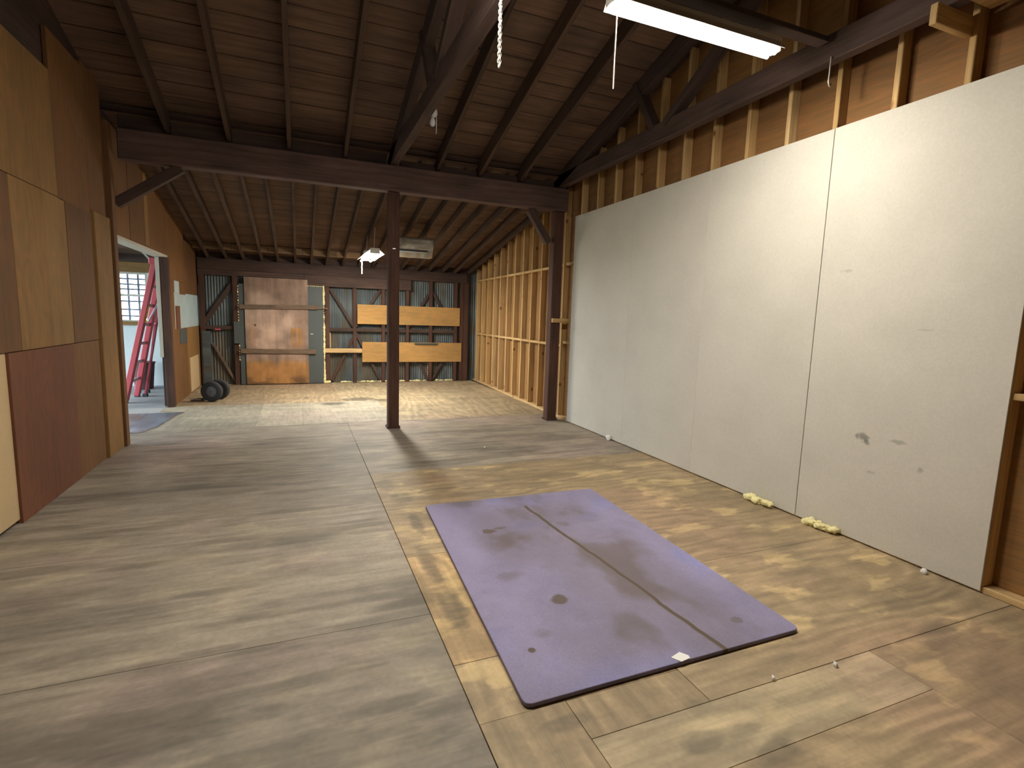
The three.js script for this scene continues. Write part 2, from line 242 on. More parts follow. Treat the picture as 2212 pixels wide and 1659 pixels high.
for (const [a, b] of [[1.21, 1.66], [1.715, 2.22], [2.275, 2.80], [2.855, 3.36]]) bx('blocking_board', ceiling, a, b, 3.315, 3.40, ZBEAM - 0.05, ZBEAM, M.timber[1]);
bar('hanger_board', ceiling, V(1.2, 3.43, -2.77), V(3.36, 3.43, -2.77), 0.09, 0.038, M.timber[1]);
bar('hanger_board', ceiling, V(-1.9, 3.43, -2.77), V(1.08, 3.43, -2.77), 0.09, 0.038, M.timber[1]);

// ------------------------------------------------------------------ beam, posts, trusses
{
  const b = thing('crossbeam', 'long dark brown timber beam resting across the posts below the roof', 'beam', [0, 3.155, ZBEAM]);
  bx('timber', b, -1.70, 3.56, -0.155, 0.155, -0.075, 0.075, M.beam, 0.008);
  bar('knee_brace', b, V(-1.755, -0.60, 0), V(-1.15, -0.165, 0), 0.09, 0.10, M.timber[0]);
  bar('knee_brace', b, V(3.30, -0.60, 0), V(3.0, -0.17, 0), 0.09, 0.10, M.timber[0]);
  const p1 = thing('support_post', 'dark red-brown timber post standing free in mid floor', 'post', [1.13, 0, -6.86]);
  bx('shaft', p1, -0.07, 0.07, 0.02, 2.995, -0.065, 0.065, M.post, 0.008); bx('base_block', p1, -0.085, 0.085, 0, 0.03, -0.08, 0.08, M.post, 0.006); bx('screw_plate', p1, -0.02, 0.02, 2.30, 2.315, 0.065, 0.075, M.alu, 0.003);
  const p2 = thing('support_post', 'dark timber post against the stud wall beside the grey drywall', 'post', [3.44, 0, -6.86]);
  bx('shaft', p2, -0.075, 0.075, 0.02, 2.995, -0.07, 0.07, M.post, 0.008); bx('base_block', p2, -0.09, 0.09, 0, 0.03, -0.085, 0.085, M.post, 0.006);
  const nails = (x, lab) => {
    const t = thing('roof_truss', lab, 'truss', [x, 3.315, ZBEAM]);
    const zr = ZRIDGE - ZBEAM, ze = 2 * zr, top = (z) => nearRoof(z + ZBEAM) - 3.315 - 0.10;
    bar('bottom_chord', t, V(0, 0.09, -0.2), V(0, 0.09, ze + 0.2), 0.09, 0.18, M.timber[0], 0.006);
    bar('top_chord', t, V(0, top(-0.15), -0.15), V(0, top(zr), zr), 0.09, 0.19, M.timber[1], 0.006, slopeUp(SN));
    bar('top_chord', t, V(0, top(ze + 0.15), ze + 0.15), V(0, top(zr), zr), 0.09, 0.19, M.timber[1], 0.006, slopeUp(-SN));
    bar('web', t, V(0, 0.15, zr * 0.33), V(0, top(zr * 0.27 + 0.45), zr * 0.27), 0.07, 0.12, M.timber[1], 0.004, V(1, 0, 0));
    bar('web', t, V(0, 0.15, zr * 0.36), V(0, top(zr * 0.66), zr * 0.66), 0.07, 0.12, M.timber[1], 0.004, V(1, 0, 0));
    bar('king_post', t, V(0, 0.15, zr), V(0, top(zr), zr), 0.09, 0.14, M.timber[1], 0.004, V(1, 0, 0));
    return t;
  };
  nails(1.13, 'dark timber roof truss running towards the free-standing post');
  nails(3.46, 'dark timber roof truss along the stud wall above the drywall');
}

// ------------------------------------------------------------------ right wall: studs, sheathing, drywall
const wallR = structure('wall_right');
{
  const SX0 = 3.635, SX1 = 3.725;
  const tops = (z) => nearRoof(z) - 0.03;
  for (let k = -9; k < 14; k++) { const z = -2.404 - 0.4095 * k; if (z < -6.7 || z > ZF - 0.1) continue; bx('stud', wallR, SX0, SX1, 0.038, tops(z - 0.03), z - 0.038, z, pick(M.pine)); }
  bx('sole_plate', wallR, SX0, SX1, 0, 0.038, -6.95, ZF, M.pine[2]);
  for (let k = -3; k < 12; k++) { const z = -2.404 - 0.4095 * k; if (z > 0) continue; for (const y of [1.15, 2.29]) if (!(z < -2.2 && z > -6.3)) bx('blocking', wallR, SX0 + 0.002, SX1 - 0.003, y - 0.019, y + 0.019, z + 0.001, z + 0.370, pick(M.pine)); }
  // sheathing boards behind the studs
  let y = 0; for (let i = 0; y < 5.6; i++) { const h = 1.22; for (let z = -6.95; z < ZF; z += 2.44) { const y1 = Math.min(y + h, nearRoof(Math.min(Math.abs(z - ZRIDGE) > Math.abs(z + 2.44 - ZRIDGE) ? z : z + 2.44, ZF)) + 0.9); if (y1 > y + 0.02) bx('sheathing_panel', wallR, SX1, SX1 + 0.015, y, y1 - 0.003, z, Math.min(z + 2.437, ZF + 0.1), pick(M.sheath), 0.001); } y += h; }
  bx('outer_cladding', wallR, SX1 + 0.016, SX1 + 0.06, -0.05, 5.7, -7.1, ZF + 0.2, M.timber[1], 0.002);
  // far stretch, very slightly out of square
  const far = new THREE.Group(); far.name = 'far_stud_frame'; far.position.set(3.635, 0, -6.95); far.rotation.y = -0.030; wallR.add(far);
  for (let k = 0; k < 12; k++) { const z = -0.02 - 0.4065 * k, zw = -6.95 + z; bx('stud', far, 0, 0.09, 0.038, farRaft(zw) + 0.10, z - 0.038, z, pick(M.pine)); if (k) for (const y of [1.10, 2.28]) if (y < farRaft(zw) - 0.1) bx('blocking', far, 0.002, 0.088, y - 0.019, y + 0.019, z + 0.002, z + 0.366, pick(M.pine)); }
  bx('sole_plate', far, 0, 0.09, 0, 0.038, -4.72, 0, M.pine[2]);
  for (let k = 0; k < 4; k++) bx('sheathing_panel', far, 0.09, 0.105, 0, farRoof(-6.95 - 1.22 * k) + 0.1, -1.22 * (k + 1) + 0.004, -1.22 * k, M.sheath[(k + 1) % 3], 0.001);
  bx('outer_cladding', far, 0.106, 0.15, -0.05, 3.7, -5.0, 0.05, M.timber[1], 0.002);
  // drywall
  for (const [z0, z1] of [[-2.812, -1.590], [-4.032, -2.817], [-5.252, -4.033], [-6.66, -5.253]]) {
    const o = bx('drywall_sheet', wallR, 3.620, 3.6335, 0.012, 2.925, z0, z1, M.drywall, 0.0015);
    if (z1 > -1.6) { // scuff marks on the last sheet
      const p = o.geometry.attributes.position, uv = o.geometry.attributes.uv; for (let i = 0; i < p.count; i++) uv.setXY(i, (p.getZ(i) + o.position.z - z0) / (z1 - z0), (p.getY(i) + o.position.y) / 2.93);
      const marks = [[-2.36, 0.75, 0.055, 0.035, 0.30], [-2.33, 0.72, 0.03, 0.02, 0.25], [-2.13, 0.765, 0.06, 0.018, 0.16], [-2.28, 0.52, 0.03, 0.014, 0.14], [-1.98, 0.62, 0.02, 0.02, 0.14], [-2.6, 1.9, 0.06, 0.015, 0.10], [-2.05, 1.5, 0.05, 0.006, 0.08]];
      o.material = mat(M.drywall.color, { roughness: 0.9, map: tex(512, 1024, (u, v) => { const z = mix(z0, z1, u), y = v * 2.93; let a = 0.93 + 0.05 * (fbm(z * 4, y * 4, 91, 4) - 0.5) + 0.03 * (vn(z * 100, y * 100, 95) - 0.5); for (const [mz, my, rz, ry, st] of marks) { const e = Math.hypot((z - mz) / rz, (y - my) / ry) + 1.2 * (fbm(z * 40, y * 40, 97, 3) - 0.5); a *= 1 - st * (1 - sstep(0.3, 1.1, e)); } return [a, a * 0.997, a * 0.99]; }) });
    }
  }
  // short loose block across the post
  bx('cross_block', wallR, 3.37, 3.66, 1.44, 1.50, -6.785, -6.745, M.pine[1]);
  bx('stub_board', wallR, 3.30, 3.64, 3.19, 3.30, -2.06, -2.02, M.pine[0]);
  bx('loft_plate', wallR, 3.36, 3.64, 3.30, 3.34, -1.95, 0.6, M.pine[1]);
}

// ------------------------------------------------------------------ back wall
const wallB = structure('wall_back');
function corrugated(w, h, pitch = 0.05, amp = 0.008) {
  const n = Math.round(w / pitch) * 8, pts = []; for (let i = 0; i <= n; i++) { const x = -w / 2 + w * i / n; pts.push([x, amp * Math.sin((x / pitch) * Math.PI * 2)]); }
  const P = [], U = [], I = [], t = 0.0015; const rows = [[0, t], [1, t], [1, -t], [0, -t], [0, t]];
  for (let r = 0; r < 5; r++) for (let i = 0; i <= n; i++) { P.push(pts[i][0], rows[r][0] * h, pts[i][1] + rows[r][1]); U.push(pts[i][0], rows[r][0] * h); }
  for (let r = 0; r < 4; r++) for (let i = 0; i < n; i++) { const a = r * (n + 1) + i, b = a + 1, c = a + n + 1, d = c + 1; I.push(a, b, d, a, d, c); }
  const g = new THREE.BufferGeometry(); g.setAttribute('position', new THREE.Float32BufferAttribute(P, 3)); g.setAttribute('uv', new THREE.Float32BufferAttribute(U, 2)); g.setIndex(I); g.computeVertexNormals(); return g;
}
{
  const zs = -11.5, zf = -11.59, zc = -11.615;   // stud face, stud back, metal
  const w = 0.70, cg = corrugated(w, 2.62);
  for (let k = 0; k < 8; k++) { const o = mesh('corrugated_sheet', cg, M.galv, wallB); o.position.set(-1.75 + w / 2 + k * w, 0, zc - (k % 2) * 0.004); }
  bx('outer_sheet', wallB, -1.95, 3.95, -0.05, 3.0, -11.70, -11.64, M.timber[1], 0.002);
  const st = (x, wd = 0.075, y0 = 0, y1 = 2.42) => bx('stud', wallB, x - wd / 2, x + wd / 2, y0, y1, zf, zs, M.post);
  for (const x of [-1.70, -1.13, 0.55, 1.10, 1.69, 2.21, 2.73, 3.30, 3.44]) st(x, x < 0.6 ? 0.09 : 0.07);
  bx('top_plate', wallB, 0.12, 2.28, 2.0, 2.22, zf + 0.01, zs + 0.03, M.timber[0]);
  bx('top_plate', wallB, -1.75, 0.119, 2.12, 2.22, zf + 0.01, zs + 0.03, M.timber[0]); bx('top_plate', wallB, -1.75, 3.55, 2.22, 2.43, zf, zs + 0.02, M.timber[1]);
  for (const [a, b] of [[-1.66, -1.17], [0.595, 1.065], [1.135, 1.655], [1.725, 2.175], [2.245, 2.695], [2.765, 3.265]]) bx('girt', wallB, a, b, 1.09, 1.16, zf + 0.01, zs - 0.01, M.timber[1]);
  const br = (x0, y0, x1, y1, wd = 0.06, m = M.timber[1]) => bar('brace', wallB, V(x0, y0, zf + 0.03), V(x1, y1, zf + 0.03), 0.03, wd, m);
  br(-1.13, 2.05, -1.68, 1.20, 0.09); br(-1.55, 0.82, -1.17, 0.04, 0.045, M.oldBar); br(0.62, 1.96, 1.09, 1.17); br(1.12, 1.07, 1.63, 0.05); br(1.06, 0.95, 0.63, 0.05, 0.055, M.post); br(1.64, 2.0, 1.13, 1.2); br(2.77, 2.0, 3.24, 1.2); br(3.26, 0.85, 2.77, 0.02); br(2.25, 0.9, 2.68, 0.03); br(2.69, 1.95, 2.26, 1.22);
  bx('corner_post', wallB, 3.475, 3.60, 0, 2.42, zf, zs - 0.01, M.post); bx('eave_board', wallB, -1.75, 3.6, 2.43, 2.585, zf - 0.005, zf + 0.02, M.timber[0]);
  bx('short_stick', wallB, 0.595, 0.615, 0.74, 1.06, zs - 0.05, zs - 0.02, M.pine[2]);
  // expanding foam squeezed out along the foot of the wall
  for (const [a, b] of [[0.85, 1.06], [1.14, 1.65], [1.73, 2.17], [2.25, 2.69], [2.9, 3.26]]) { const gs = []; for (let x = a; x < b; x += 0.045) { const q = lump(rr(0.008, 0.026), 1.8, 0.8, 0.8, Math.floor(x * 900), 1); q.translate(x, 0.018, -11.57 + rr(-0.01, 0.02)); gs.push(q); } mesh('foam_bead', mergeGeometries(gs), M.foam, wallB); }
  { const gs = []; for (let y = 0.05; y < 0.55; y += 0.05) { const q = lump(0.010, 0.7, 1.4, 0.7, Math.floor(y * 700), 1); q.translate(2.685, y, -11.58); gs.push(q); } mesh('foam_bead', mergeGeometries(gs), M.foam, wallB); }
  bx('red_tag', wallB, -1.50, -1.40, 1.075, 1.10, zs - 0.02, zs - 0.005, M.red, 0.002);
  bx('corner_strip', wallB, -1.72, -1.58, 0.0, 1.05, zs - 0.01, zs + 0.005, M.galv);
}
// barred plywood door
{
  const d = structure('door_1'); d.position.set(0, 0, -11.49);
  const texPanel = tex(512, 1024, (u, v) => {
    const y = v * 2.1, x = u * 1.15; let r = 0.545, g = 0.45, b = 0.39;
    const n = fbm(x * 4, y * 4, 301, 4), s = fbm(x * 16, y * 2, 305, 4), k = 1 + 0.5 * (n - 0.5) + 0.30 * (s - 0.5); r *= k; g *= k; b *= k;
    const pale = sstep(0.40, 0.75, fbm(x * 3, y * 2.4 + 3, 311, 5)) * 0.13; r += pale; g += pale * 0.95; b += pale * 0.9;
    const bare = Math.max(1 - sstep(0.36, 0.50, y + 0.22 * (fbm(x * 9, y * 2, 315, 3) - 0.5)), (x > 0.82 && x < 1.03 && y > 0.72 && y < 1.12) ? (y > 1.02 || (x > 0.97 && y > 0.78) ? 0.85 : 0.25 + 0.5 * vn(x * 25, y * 3, 319)) : 0, x > 0.08 && x < 0.14 && y > 0.75 && y < 1.2 ? 0.5 * vn(x * 30, y * 5, 321) : 0);
    r = mix(r, 0.64 * k, bare); g = mix(g, 0.46 * k, bare); b = mix(b, 0.27 * k, bare);
    const wet = sstep(0.5, 0.72, fbm(x * 5, y * 8, 325, 3)) * (1 - sstep(0.06, 0.2, y)) * 0.6; r *= 1 - wet * 0.45; g *= 1 - wet * 0.42; b *= 1 - wet * 0.35;
    const hole = Math.hypot(x - 0.175, y - 1.17); if (hole < 0.022) { r *= 0.5; g *= 0.5; b *= 0.5; }
    return [r, g, b];
  });
  const g = cbox(1.15, 2.10, 0.018, 0.002, false), p = g.attributes.position, uv = g.attributes.uv; for (let i = 0; i < p.count; i++) uv.setXY(i, p.getX(i) / 1.15 + 0.5, p.getY(i) / 2.1 + 0.5);
  const pn = mesh('plywood_panel', g, mat(L(1, 1, 1), { map: texPanel }), d); pn.position.set(-0.395, 1.065, 0.03);
  bx('grey_panel', d, 0.15, 0.475, 0.01, 2.0, -0.01, 0.012, M.greyDoor); bx('grey_panel', d, -1.075, -0.90, 0.01, 1.98, -0.01, 0.012, M.greyDoor);
  bar('crossbar', d, V(-1.06, 1.535, 0.055), V(0.38, 1.57, 0.055), 0.03, 0.085, M.oldBar); bar('thin_batten', d, V(0.2, 1.57, 0.045), V(0.56, 1.55, 0.045), 0.02, 0.03, M.oldBar);
  bar('crossbar', d, V(-1.06, 0.675, 0.055), V(0.32, 0.665, 0.055), 0.03, 0.09, M.oldBar);
  bx('latch', d, 0.215, 0.275, 1.015, 1.04, 0.012, 0.024, M.alu, 0.003);
  bx('switch_box', d, -1.17, -1.07, 0.82, 1.25, 0.0, 0.04, M.greyDoor);
  const fr = []; for (let y = 0.02; y < 2.0; y += 0.05) { const q = lump(rr(0.008, 0.024) + (vn(y * 4, 0, 7) > 0.6 ? 0.014 : 0), 0.7, 1.6, 0.8, Math.floor(y * 1000), 1); q.translate(0.485, y, 0.01); fr.push(q); } for (let x = 0.5; x < 0.6; x += 0.035) { const q = lump(0.035, 1, 0.8, 0.8, Math.floor(x * 1000), 1); q.translate(x, 0.03, 0.01); fr.push(q); } for (let x = 0.19; x < 0.48; x += 0.04) { const q = lump(0.014, 1.3, 0.7, 0.7, Math.floor(x * 3000), 1); q.translate(x, 2.0, 0.01); fr.push(q); }
  mesh('foam_seal', mergeGeometries(fr), M.foam, d);
  const fl = []; for (let y = 0.5; y < 1.98; y += 0.055) { const q = lump(rr(0.01, 0.02), 0.8, 1.3, 0.8, Math.floor(y * 1300), 1); q.translate(-1.082, y, 0.0); fl.push(q); } mesh('foam_seal', mergeGeometries(fl), M.foam, d);
}
const hb1 = bx('wall_board', null, 1.15, 3.39, 1.255, 1.665, -11.498, -11.480, M.boardGold, 0.002); hb1.name = numbered('plywood_wall_board'); tag(hb1, 'long golden plywood board fixed higher across the corrugated metal wall', 'board');
const hb2 = bx('wall_board', null, 1.245, 3.44, 0.445, 0.875, -11.498, -11.480, M.boardGold, 0.002); hb2.name = numbered('plywood_wall_board'); tag(hb2, 'long golden plywood board fixed lower on the metal wall, near the floor', 'board');
const ld = bx('ledger', null, 0.49, 1.24, 0.645, 0.735, -11.498, -11.46, M.pine[2]); ld.name = numbered('lumber_rail'); tag(ld, 'pale knotty lumber rail between barred door and lower golden board', 'lumber');
const tool = bx('bar', null, 2.36, 2.88, 0.83, 0.865, -11.478, -11.45, M.greyDoor, 0.006); tool.name = numbered('steel_channel'); tag(tool, 'short grey steel channel along top edge of lower golden board', 'channel');

// ------------------------------------------------------------------ left wall: patched plywood, doorway into the annex
const wallL = structure('wall_left');
{
  const x0 = -1.80, x1 = XL;   // panel faces
  const pan = (z0, z1, y0, y1, m, t = 0) => bx('plywood_panel', wallL, x0, x1 + t, y0, y1, z0, z1, m, 0.002, 1);
  // upper row
  pan(-5.40, -4.2, 2.345, 3.30, M.tan); pan(-6.10, -5.404, 2.33, 3.62, M.brown); pan(-6.57, -6.104, 2.36, 3.66, M.brown); pan(-4.196, -2.9, 2.345, 3.28, M.brown);
  // middle row
  pan(-4.60, -4.05, 1.165, 2.34, M.umber); pan(-5.12, -4.604, 1.165, 2.34, M.tan, 0.002); pan(-5.52, -5.124, 1.165, 2.34, M.tanPale); pan(-6.10, -5.524, 1.165, 2.335, M.umber, 0.003); pan(-6.50, -6.104, 1.165, 2.335, M.tan);
  // lower row
  pan(-5.46, -4.40, 0.0, 1.16, M.redbrown, 0.004); pan(-6.12, -5.464, 0.0, 1.16, M.brown);
  pan(-4.396, -3.2, 0.03, 1.16, M.cream, -0.012); pan(-4.046, -2.9, 1.164, 2.34, M.umber);
  for (let z = -3.196; z < 4.6; z += 1.22) { pan(z, Math.min(z + 1.216, 4.6), 0, 2.44, z < -2 ? M.tan : pick([M.tan, M.brown])); pan(z + 0.3, Math.min(z + 1.516, 4.6), 2.445, 3.3, M.brown); }
  // jamb boards of the doorway
  bx('jamb_board', wallL, -1.80, -1.745, 0, 2.36, -6.57, -6.12, M.tan); bx('jamb_post', wallL, -1.92, -1.72, 0, 3.31, -6.68, -6.575, M.umber);
  // above the doorway
  pan(-7.35, -6.685, 2.24, 3.36, M.brown); pan(-8.0, -7.354, 2.24, 3.25, M.umber, 0.004); pan(-9.16, -8.004, 2.24, 3.14, M.brown); bx('patch_strip', wallL, x0, x1 + 0.01, 2.26, 3.16, -8.15, -7.98, M.tanPale, 0.002);
  bx('header', wallL, -1.93, -1.765, 2.205, 2.238, -9.16, -6.685, M.paleTrim);
  // far side of the doorway
  bx('jamb_post', wallL, -1.845, -1.745, 0, 2.204, -9.15, -9.04, M.post); bx('jamb_casing', wallL, -1.90, -1.85, 0.75, 2.204, -9.14, -9.03, M.paleTrim);
  pan(-10.4, -9.165, 1.9, 3.0, M.brown); pan(-10.4, -9.95, 1.70, 1.896, M.brown); pan(-11.6, -10.404, 1.72, 2.62, M.umber); pan(-9.56, -9.165, 1.15, 1.9, M.brown, -0.004);
  pan(-10.35, -9.165, 0, 1.15, M.brown, 0.004); pan(-11.6, -10.354, 0, 1.15, M.tan); bx('patch_strip', wallL, x0, x1 + 0.01, 0.02, 0.62, -11.3, -10.5, M.cream, 0.002); bx('patch_strip', wallL, x0, x1 + 0.012, 0.9, 1.14, -10.3, -9.75, M.greyDoor, 0.002);
  // old boards behind, closing the wall up to the roof
  bx('backing_boards', wallL, -1.90, -1.805, 0, 5.6, -6.57, 4.7, M.timber[1], 0.002); bx('backing_boards', wallL, -1.90, -1.805, 0, 1.15, -11.65, -9.17, M.timber[1], 0.002); bx('backing_boards', wallL, -1.90, -1.805, 1.92, 3.1, -11.65, -9.17, M.timber[1], 0.002); bx('backing_boards', wallL, -1.90, -1.805, 1.15, 1.92, -9.56, -9.17, M.timber[1], 0.002); bx('backing_boards', wallL, -1.90, -1.805, 2.245, 3.45, -9.17, -6.57, M.timber[1], 0.002);
}
{ // translucent corrugated patch letting annex daylight through the far stretch of the left wall
  const a = mesh('translucent_panel', corrugated(2.1, 0.57, 0.15, 0.006), M.fiberglass, wallL); a.rotation.y = Math.PI / 2; a.position.set(-1.778, 1.15, -10.55); a.userData.label = 'pale translucent corrugated patch beyond the doorway';
  bx('translucent_strip', wallL, -1.786, -1.774, 1.72, 1.92, -9.93, -9.55, M.fiberglass, 0.002, 1); bx('wood_insert', wallL, -1.808, -1.762, 1.15, 1.51, -9.85, -9.59, M.redbrown, 0.002, 1);
}

// ------------------------------------------------------------------ front wall, behind the camera
const wallF = structure('wall_front');
bx('wall_panel', wallF, -1.95, 3.86, -0.05, 5.7, ZF, ZF + 0.15, M.tan, 0.002);

// ------------------------------------------------------------------ annex behind the doorway
{
  const wb = structure('wall_annex_back'); const z0 = -11.72, z1 = -11.62;
  bx('plaster', wb, -5.9, -1.905, -0.05, 1.14, z0, z1, M.plaster, 0.002); bx('plaster', wb, -5.9, -3.10, 1.14, 2.22, z0, z1, M.plaster, 0.002); bx('plaster', wb, -2.58, -1.905, 1.14, 2.10, z0, z1, M.plaster, 0.002);
  bx('lintel_board', wb, -3.4, -1.905, 2.10, 2.28, z0, z1 + 0.02, M.tan); bx('upper_boards', wb, -5.9, -1.905, 2.28, 3.0, z0, z1, M.timber[0], 0.002); bx('sill_board', wb, -3.2, -2.48, 1.135, 1.20, z0, z1 + 0.05, M.tan);
  const w = structure('window_1'); const zz = -11.66;
  bx('frame', w, -3.10, -3.06, 1.20, 2.10, zz - 0.03, zz + 0.03, M.paleTrim); bx('frame', w, -2.62, -2.58, 1.20, 2.10, zz - 0.03, zz + 0.03, M.paleTrim); bx('frame', w, -3.06, -2.62, 2.06, 2.10, zz - 0.03, zz + 0.03, M.paleTrim); bx('frame', w, -3.06, -2.62, 1.20, 1.23, zz - 0.03, zz + 0.03, M.paleTrim); bx('meeting_rail', w, -3.06, -2.62, 1.66, 1.70, zz - 0.02, zz + 0.02, M.paleTrim);
  bx('pane', w, -3.06, -2.62, 1.23, 1.66, zz - 0.003, zz + 0.003, M.glass, 0.001); bx('pane', w, -3.06, -2.62, 1.70, 2.06, zz - 0.003, zz + 0.003, M.glass, 0.001);
  for (const x of [-2.90, -2.74]) bar('bar_upright', w, V(x, 1.21, zz - 0.05), V(x, 2.09, zz - 0.05), 0.030, 0.030, M.iron, 0.003, V(1, 0, 0));
  for (const y of [1.30, 1.42, 1.57, 1.79, 1.88, 1.98]) bar('bar_cross', w, V(-3.06, y, zz - 0.055), V(-2.62, y, zz - 0.055), 0.028, 0.026, M.iron, 0.003, V(0, 0, 1));
  // outer wall of the annex open to the yard along one bay
  const wl = structure('wall_annex_side'); bx('plaster', wl, -6.0, -5.9, -0.05, 3.9, -11.75, -11.2, M.plaster, 0.002); bx('plaster', wl, -6.0, -5.9, -0.05, 3.9, -5.4, -4.9, M.plaster, 0.002); bx('plaster', wl, -6.0, -5.9, 2.75, 3.9, -11.2, -5.4, M.plaster, 0.002);
  const wf = structure('wall_annex_front'); bx('plaster', wf, -6.0, -1.905, -0.05, 3.9, -5.1, -5.0, M.plaster, 0.002);
  bx('upper_deck', ceiling, -6.0, -1.98, 3.68, 3.74, -6.9, -4.9, M.timber[1], 0.002);
  const ca = structure('ceiling_annex'); for (let k = 0; k < 11; k++) { const z = -11.62 + k * 0.6; bar('roof_board', ca, V(-5.9, farRaft(z + 0.3) + 0.028, z + 0.3), V(-1.91, farRaft(z + 0.3) + 0.028, z + 0.3), 0.605, 0.018, pick(M.roof), 0.002, slopeUp(SF)); }
  const fa = structure('floor_annex'); for (let k = 0; k < 6; k++) bx('floor_plank', fa, -5.9, -1.865, -0.019, -0.001, -11.62 + k * 1.11, -10.514 + k * 1.11, floorAnnex(), 0.002);
  const yard = structure('ground_yard'); bx('ground', yard, -60, -6.0, -0.3, -0.15, -60, 40, M.earth, 0.01); bx('ground', yard, -6.0, 40, -0.3, -0.15, -60, -11.72, M.earth, 0.01);
}
function floorAnnex() { return wood(texPly, 2.44, 1.22, L(0.56, 0.58, 0.60)); }

// ------------------------------------------------------------------ things in the annex doorway
{
  const s = thing('steel_floor_sheet', 'bluish steel sheet lying flat on the floor in the doorway', 'sheet metal', [-2.1, 0.0015, -7.95]);
  const sh = new THREE.Shape(); [[-0.5, 0.62], [0.18, 0.66], [0.33, 0.72], [0.40, 0.5], [0.44, 0.42], [0.50, -0.35], [0.56, -0.62], [-0.5, -0.6]].forEach(([x, y], i) => i ? sh.lineTo(x, -y) : sh.moveTo(x, -y));
  const g = new THREE.ExtrudeGeometry(sh, { depth: 0.003, bevelEnabled: false }); g.rotateX(-Math.PI / 2); mesh('plate', g, M.sheetSteel, s);
}
{ // folded red stepladder leaning on the partition
  const t = thing('stepladder', 'red fiberglass stepladder leaning in the doorway before the barred window', 'ladder', [-2.5, 0, -9.9]);
  const A0 = V(0, 0.03, 0.32), A1 = V(0.52, 2.20, 0.42), B0 = V(0, 0.03, -0.33), B1 = V(0.53, 2.16, 0.12);
  bar('rail', t, A0, A1, 0.07, 0.13, M.red, 0.006, V(0, 0, 1)); bar('rail', t, B0, B1, 0.07, 0.13, M.red, 0.006, V(0, 0, 1));
  for (let k = 1; k < 7; k++) { const f = k / 7.3; bar('step', t, A0.clone().lerp(A1, f), B0.clone().lerp(B1, f), 0.05, 0.018, M.alu, 0.003, V(1, 0, 0)); }
  const C0 = V(0.05, 0.03, -0.75), C1 = V(0.50, 2.0, 0.05), D0 = V(0.12, 0.03, -0.30), D1 = V(0.58, 2.0, 0.2);
  bar('rear_rail', t, C0, C1, 0.03, 0.05, M.redDark, 0.004, V(0, 0, 1)); bar('rear_rail', t, D0, D1, 0.03, 0.05, M.redDark, 0.004, V(0, 0, 1));
  for (let k = 1; k < 4; k++) { const f = k / 5; bar('rear_brace', t, C0.clone().lerp(C1, f), D0.clone().lerp(D1, f), 0.02, 0.02, M.alu, 0.003, V(1, 0, 0)); }
  bar('spreader', t, V(0.30, 1.25, 0.06), V(0.52, 1.72, 0.02), 0.02, 0.05, M.alu, 0.003, V(0, 0, 1)); bx('top_cap', t, 0.44, 0.60, 2.12, 2.22, 0.02, 0.50, M.red, 0.012);
  const lb = bar('label', t, A0.clone().lerp(A1, 0.56).add(V(0.012, 0, 0.024)), A0.clone().lerp(A1, 0.68).add(V(0.012, 0, 0.024)), 0.006, 0.07, M.yellow, 0.001, V(1, 0, 0)); lb.userData.label = 'yellow warning sticker';
  for (const p of [A0, B0, C0, D0]) bx('foot', t, p.x - 0.035, p.x + 0.035, 0.0, 0.05, p.z - 0.035, p.z + 0.035, M.rubber, 0.006);
}
{
  const t = thing('waste_bin', 'dark red-brown waste bin behind the red stepladder', 'bin', [-2.62, 0, -11.2]);
  const pr = [[0, 0.005], [0.13, 0.005], [0.14, 0.02], [0.175, 0.46], [0.185, 0.46], [0.187, 0.485], [0.172, 0.485], [0.165, 0.46], [0.128, 0.03], [0, 0.03]].map(([a, b]) => new THREE.Vector2(a, b));
  mesh('body', new THREE.LatheGeometry(pr, 28), M.binRed, t); const rim = mesh('rim', new THREE.TorusGeometry(0.18, 0.009, 8, 32), M.binRed, t); rim.rotation.x = Math.PI / 2; rim.position.y = 0.485;
}

// ------------------------------------------------------------------ dolly wheels by the back left corner
{
  const t = thing('dolly_wheels', 'pair of black rubber dolly wheels on an axle by the metal wall', 'wheels', [-1.27, 0.165, -9.62]); t.rotation.y = 1.27;
  const tyre = new THREE.LatheGeometry([[0.085, -0.035], [0.12, -0.042], [0.152, -0.034], [0.165, -0.016], [0.165, 0.016], [0.152, 0.034], [0.12, 0.042], [0.085, 0.035]].map(([a, b]) => new THREE.Vector2(a, b)), 36), hub = new THREE.LatheGeometry([[0.0, -0.03], [0.03, -0.032], [0.035, -0.018], [0.085, -0.022], [0.088, 0], [0.085, 0.022], [0.035, 0.018], [0.03, 0.032], [0.0, 0.03]].map(([a, b]) => new THREE.Vector2(a, b)), 28);
  for (const x of [-0.15, 0.11]) { const w = mesh('tyre', tyre, M.rubber, t); w.rotation.z = Math.PI / 2; w.position.x = x; const h = mesh('hub', hub, M.hub, w); h.position.y = 0; }
  bar('axle', t, V(-0.2, 0, 0), V(0.16, 0, 0), 0.018, 0.018, M.darkMetal); bar('toe_plate', t, V(-0.14, -0.155, -0.24), V(0.12, -0.155, -0.24), 0.2, 0.008, M.darkMetal, 0.002); for (const x of [-0.08, 0.05]) bar('bracket', t, V(x, -0.02, 0.0), V(x, -0.15, -0.2), 0.02, 0.025, M.darkMetal);
}

